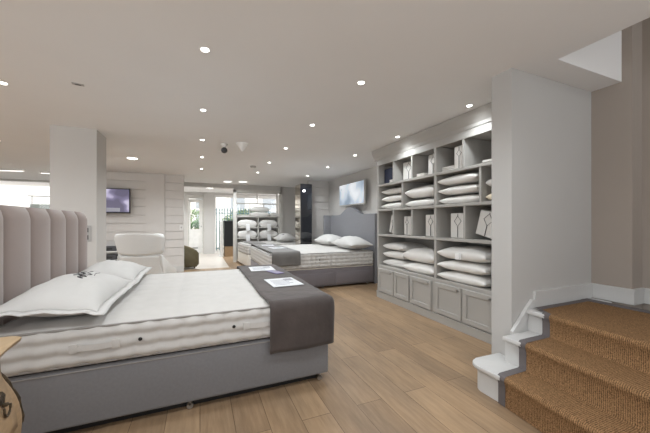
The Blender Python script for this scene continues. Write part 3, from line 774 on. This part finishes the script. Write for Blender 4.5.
for x in (.03, CL-.05):
    for y in (.03, CW-.03):
        MB().tube([(x, y, .2), (x+.012, y, .12), (x+.0, y, .05), (x+.015, y, 0.0)], [.04, .028, .02, .022], 10).build('leg', M['oakcom'], cm, smooth=True)

# ------------------------------------------------------------------ chairs, screens, small furniture
lc = thing('recliner_chair', 'white leather recliner chair behind the nearest bed', 'chair', (-.84, 6.0, 0), math.radians(76))
def shell(zs, wf, xf, th, name, m, par=lc, wrap=.12, n=17):
    R = []
    for z in zs:
        w_ = wf(z); x = xf(z); A = []; B = []
        for k in range(n):
            t = -1+2*k/(n-1); e = max(0, 1-abs(t)**5)**.5
            A.append((x-.5*th*e+wrap*t*t, t*w_/2, z)); B.append((x+.5*th*e+wrap*t*t, t*w_/2, z))
        R.append(A+B[::-1])
    return MB().rings(R).build(name, m, par, smooth='all')
def rnd_w(z, z0, z1, w_, r):
    d = 0
    if z > z1-r: d = r-math.sqrt(max(0, r*r-(z-(z1-r))**2))
    if z < z0+r*.6: d = max(d, r*.6-math.sqrt(max(0, (r*.6)**2-((z0+r*.6)-z)**2)))
    return w_-2*d
shell([.665+.35*math.sin(PI/2*k/18) for k in range(19)], lambda z: rnd_w(z, .665, 1.016, .70+.10*(z-.665)/.35, .085), lambda z: -.36-.16*(z-.66), .12, 'headrest', M['leather'], wrap=.09)
shell([.24+.412*k/12 for k in range(13)], lambda z: .66+.10*max(0, (.5-z)/.26), lambda z: -.27-.22*(z-.3), .12, 'backrest', M['leather'], wrap=.06)
MB().box(-.26, .36, -.28, .28, .24, .40, bev=.05, seg=4).build('seat', M['leather'], lc, smooth=True)
for s_ in (-1, 1):
    y0, y1 = sorted((s_*.285, s_*.345))
    MB().prism([(-.33, .655), (-.26, .645), (-.14, .565), (.02, .475), (.18, .405), (.34, .355), (.42, .31), (.40, .22), (-.22, .20)], 'y', y0, y1, bev=.02).build('arm', M['leather'], lc, smooth=True)
MB().tube([(0, 0, .03), (0, 0, .3)], .035, 12).build('pedestal', M['steel'], lc)
MB().lathe([(.27, 0), (.28, .015), (.05, .035)], n=32).build('swivel_base', M['steel'], lc, smooth=True)

ac = thing('armchair', 'olive velvet armchair by the entrance behind the shiplap wall', 'armchair', (-.36, 8.66, 0), .12)
MB().box(-.28, .22, -.22, .22, .06, .38, bev=.06, seg=4).build('seat', M['olive'], ac, smooth=True)
MB().box(-.36, -.16, -.30, .30, .05, .80, bev=.07, seg=4).build('backrest', M['olive'], ac, smooth=True)
MB().box(-.14, -.04, -.19, .19, .38, .68, bev=.045, seg=4).build('back_cushion', M['olive'], ac, smooth=True)
for s_ in (-1, 1):
    y0, y1 = sorted((s_*.20, s_*.34))
    MB().prism([(-.30, .05), (.24, .05), (.30, .12), (.30, .40), (.24, .48), (.10, .54), (-.10, .62), (-.30, .70)], 'y', y0, y1, bev=.04).build('arm', M['olivedark'] if s_ < 0 else M['olive'], ac, smooth=True)
for x in (-.26, .2):
    for y in (-.22, .22): MB().tube([(x, y, .07), (x, y, 0)], [.022, .018], 8).build('leg', M['darkwood'], ac)

def tv(name, label, loc, rz, w_, h_, sm, bez, tilt=0):
    o = thing(name, label, 'television', loc, rz); o.rotation_euler = (tilt, 0, rz)
    MB().box(-w_/2, w_/2, -.02, .03, -h_/2, h_/2, bev=.006).build('casing', bez, o)
    MB().box(-w_/2+.022, w_/2-.022, -.0225, -.02, -h_/2+.03, h_/2-.022).build('screen', sm, o)
    MB().box(-.1, .1, .03, .12, -.1, .1).build('wall_bracket', M['black'], o)
    return o
t1 = tv('television', 'wall television showing a lilac picture on the shiplap wall', (-1.90, 7.90, 1.688), 0, .885, .56, M['screen1'], M['black'])
MB().box(.0, .25, -.024, -.0225, -.24, -.16).build('caption_box', M['caption'], t1)
t2 = tv('television', 'wall television with a bright sky picture above the arched headboard', (3.22, 6.03, 1.86), -R90, 1.22, .53, M['screen2'], M['greyplastic'])
MB().box(-.5, -.45, -.024, -.0225, .13, .15).build('caption_box', M['sash'], t2)

dc = thing('display_column', 'tall gloss black column with a mirrored side by the middle bed', 'display column', (2.37, 7.22, 0))
MB().box(.008, .32, 0, .44, 0, 2.20, bev=.006).build('black_body', M['glossblack'], dc)
MB().box(0, .008, .012, .43, .02, 2.19).build('mirror_panel', M['mirror'], dc)
MB().lathe([(.035, 0), (.03, .008)], n=20, mtx=Matrix.Translation((.1, -.001, 2.02)) @ Matrix.Rotation(PI/2, 4, 'X')).build('glow_disc', M['strip'], dc)  # glowing disc stands for a light's reflection in the gloss

ds = thing('display_shelves', 'grey shelves of pillows built under the display window', 'shelves', (1.02, 9.36, 0))
for z in (.40, .70, 1.03, 1.37): MB().box(0, 1.34, 0, .23, z, z+.03).build('shelf', M['frame'], ds)
MB().box(0, 1.34, .23, .25, .05, 1.40).build('back_panel', M['cabinet'], ds)
for x in (0, .655, 1.31): MB().box(x, x+.03, 0, .23, .05, 1.40).build('upright', M['frame'], ds)
for z, rn in ((.732, 'lower'), (1.062, 'upper')):
    for x, cn in ((1.355, 'left'), (2.015, 'right')):
        simple_pillow(.60, .21, .235, int(100+z*50+x*7), 'plump white pillow filling the %s %s cubby of the display shelves' % (rn, cn), (x, 9.475, z), (0, 0, 0), 'pillows on the display shelves')
        b = MB().prism([(x-.05, z+.10), (x+.06, z+.10), (x+.075, z-.10), (x-.04, z-.13)], 'y', 9.325, 9.331)
        tag(b.build('price_tag', M['tag']), 'white ticket hanging in front of the %s %s display shelf pillow' % (rn, cn), 'ticket', 'tickets on the display shelves')
for k in range(2): simple_pillow(.62, .22, .14, 130+k, 'white pillow, %s of two on top of the display shelves before the window' % ('lower', 'upper')[k], (1.74, 9.475, 1.402+.152*k), (0, 0, 0), 'pillows on the display shelves')
simple_pillow(.28, .21, .12, 135, 'single white pillow at the right end on top of the display shelves', (2.21, 9.475, 1.402), (0, 0, 0), 'pillows on the display shelves')
rc = thing('reception_counter', 'black fronted counter with a wooden base by the entrance', 'counter', (.80, 10.95, 0))
MB().box(.0, .40, 0, .5, .0, .36, bev=.004).build('wooden_base', M['oakcom'], rc)
MB().box(-.01, .41, -.01, .51, .36, 1.24, bev=.006).build('black_front', M['black'], rc)
MB().box(-.03, .42, -.03, .53, 1.24, 1.275, bev=.004).build('counter_top', M['boxgrey'], rc)
sp = thing('display_stand', 'white slim upright panel left of the black counter', 'panel', (.66, 10.95, 0))
MB().box(0, .09, 0, .4, .03, 1.26, bev=.004).build('panel', M['white'], sp)
MB().box(-.03, .11, -.02, .42, 0, .03, bev=.004).build('foot', M['white'], sp)

md = thing('media_shelf', 'low white media shelf under the wall television', 'shelf', (-2.12, 7.76, 0))
for z in (.02, .36, .55): MB().box(0, .46, 0, .23, z, z+.025).build('shelf', M['white'], md)
for x in (-.02, .46): MB().box(x, x+.02, 0, .23, 0, .575).build('side_panel', M['white'], md)
for z, lb in ((.576, 'dark grey box on top of the white media shelf'), (.386, 'black box inside the white media shelf')):
    o = thing('media_box', lb, 'box', (-2.02, 7.79, z), 0)
    MB().box(0, .32, 0, .16, 0, .105, bev=.006).build('case', M['boxgrey'], o)
    MB().box(.1, .25, -.004, 0, .03, .07).build('front_slot', M['black'], o)
sk = thing('wall_socket', 'grey socket plate with black inserts on the column beside the blush headboard', 'socket', (-1.265, 4.489, 1.065))
MB().box(-.03, .03, -.008, 0, -.1, .1, bev=.002).build('plate', M['greyplastic'], sk)
for z in (-.075, .015): MB().box(-.026, .0, -.013, -.008, z, z+.055, bev=.002).build('socket_insert', M['black'], sk)
s2 = thing('light_switch', 'white light switch on the shiplap wall end by the entrance', 'switch', (-.42, 8.03, 1.08))
MB().box(-.04, .04, -.01, 0, -.06, .06, bev=.003).build('plate', M['white'], s2)
MB().box(-.015, .015, -.016, -.01, -.02, .02, bev=.002).build('rocker', M['greyplastic'], s2)

# ------------------------------------------------------------------ ceiling fittings
ordn = ['nearest', 'second', 'third', 'fourth', 'fifth', 'sixth']
proto = None
def lamp(parent, power, ang=160, col=(.90, .96, 1)):
    l = bpy.data.lights.new('lamp_glow', 'SPOT'); l.energy = SPOT*power; l.spot_size = math.radians(ang); l.spot_blend = 1; l.shadow_soft_size = .06; l.color = col
    lo = bpy.data.objects.new('lamp_glow', l); C.objects.link(lo); lo.parent = parent; lo.location = (0, 0, -.045)
    return lo
def downlight(x, y, label, R=.036, power=1.0, spot=True):
    global proto
    if proto is None:
        proto = thing('downlight', label, 'downlight', (x, y, H), 0, 'recessed ceiling downlights')
        MB().lathe([(.025, -.001), (.032, -.003), (.034, -.0005), (.033, 0)], n=28).build('trim_ring', M['lampring'], proto, smooth=True)
        MB().lathe([(.024, -.003), (.022, -.005), (.001, -.006)], n=24).build('lens', M['lamp'], proto)
        o = proto
    else:
        o = copy_tree(proto); o.location = (x, y, H); o['label'] = label
    if spot: lamp(o, power)
    return o
for k, x in enumerate((-1.2, .03, 1.23)):  # out-of-view downlights added to raise the soft light near the camera
    downlight(x, .95, 'added fill downlight above the camera, outside the picture', power=1.6)['group'] = 'added fill downlights above the camera'
ys_ = [.95, 2.135, 3.289, 4.475, 5.66, 6.9]
for rown, x in (('left row above the nearest bed', .03), ('middle row', 1.23), ('right row beside the cabinet', 2.46)):
    for k, y in enumerate(ys_):
        if k == 0:
            continue     # nothing of these is in view
        downlight(x, y, 'round recessed downlight, %s from the camera in the %s' % (ordn[k-1], rown), power=(.9, 1.1, 1.5, 2.2, 3.0)[k-1]*(.4 if x > 2 and k < 3 else .8 if x > 2 else 1))
downlight(-1.507, 3.301, 'round recessed downlight at the left edge near the blush headboard')
downlight(-1.95, 6.5, 'small round downlight just right of the square column', power=1.5)
for k, (x, y) in enumerate(((-2.7, 1.0), (-2.7, 2.135), (-2.7, 3.289), (-2.7, 4.475), (-3.95, 2.135), (-3.95, 3.289), (-3.95, 4.475))):  # more unseen downlights, added as soft fill from the left
    downlight(x, y, 'added fill downlight over the left part of the shop, outside the picture', power=2.2)['group'] = 'added fill downlights left of the picture'
downlight(-2.62, 5.62, 'round recessed downlight cut by the left edge of the picture', power=2.0)
def oval(x, y, label, sx=.09, power=4.5):
    o = thing('ceiling_light', label, 'ceiling light', (x, y, H), 0, 'wide flush ceiling lights')
    MB().lathe([(sx, 0), (sx, -.006), (sx*.9, -.008)], n=28).build('rim', M['lampring'], o, smooth=True)
    MB().lathe([(sx*.88, -.008), (sx*.5, -.011), (.002, -.012)], n=28).build('diffuser', M['lamp' if sx < .1 else 'strip'], o, smooth=True)
    lamp(o, power, 168)
    return o
oval(-1.12, 6.23, 'wide flush ceiling light in front of the wall television')
oval(.72, 8.75, 'left flush ceiling light in front of the entrance lintel', .13)
oval(1.12, 8.6, 'right flush ceiling light in front of the entrance lintel', .13)
def strip(x, y, rz, L, label):
    o = thing('strip_light', label, 'strip light', (x, y, H), rz, 'slim strip lights in the far left room')
    MB().box(-L/2, L/2, -.03, .03, -.03, 0, bev=.004).build('housing', M['white'], o)
    MB().box(-L/2+.02, L/2-.02, -.024, .024, -.035, -.03).build('diffuser', M['strip'], o)
    lamp(o, 9, 172)
    return o
strip(-3.78, 8.6, -.25, .45, 'slim ceiling strip light at the far left near the frame edge')
strip(-3.2, 8.72, .0, .3, 'slim ceiling strip light just left of the square column')
oval(-.9, 10.9, 'added ceiling light brightening the entrance near the street door', .12, 10)  # this and the next two are lights added to brighten the entrance
oval(.3, 10.6, 'added ceiling light brightening the middle of the entrance', .12, 10)
oval(1.9, 10.9, 'added ceiling light brightening the entrance behind the display window', .12, 8)
cc = thing('security_camera', 'black ball security camera hanging from a white ceiling bracket', 'camera', (.33, 4.60, H))
MB().lathe([(.05, 0), (.05, -.015), (.025, -.03), (.018, -.06)], n=20).build('bracket', M['white'], cc, smooth=True)
bs = MB(); bs.lathe([(.045*math.sin(PI*k/12)+.0005, -.09-.045*math.cos(PI*k/12)) for k in range(13)], n=20); bs.build('camera_ball', M['boxgrey'], cc, smooth='all')
cs = thing('ceiling_sensor', 'white cone shaped sensor beside the security camera', 'sensor', (.575, 4.46, H))
MB().lathe([(.085, 0), (.085, -.012), (.06, -.05), (.02, -.11), (.006, -.12)], n=24).build('cone', M['white'], cs, smooth=True)
MB().lathe([(.092, 0), (.092, -.006), (.086, -.008)], n=24).build('mounting_plate', M['lampring'], cs)
sm_ = thing('smoke_detector', 'small white smoke detector between the middle downlights', 'smoke detector', (1.0, 6.15, H))
MB().lathe([(.06, 0), (.06, -.02), (.05, -.035), (.03, -.045)], n=24).build('housing', M['greyplastic'], sm_, smooth=True)
MB().lathe([(.045, -.0352), (.04, -.041), (.03, -.046)], n=24).build('vent_ring', M['white'], sm_)
vt = thing('ceiling_vent', 'tiny rectangular plate on the ceiling above the square column', 'vent', (-.94, 3.08, H), .15)
MB().box(-.04, .04, -.02, .02, -.006, 0, bev=.002).build('plate', M['greyplastic'], vt)
MB().box(-.02, .02, -.008, .008, -.009, -.006).build('slot', M['boxgrey'], vt)
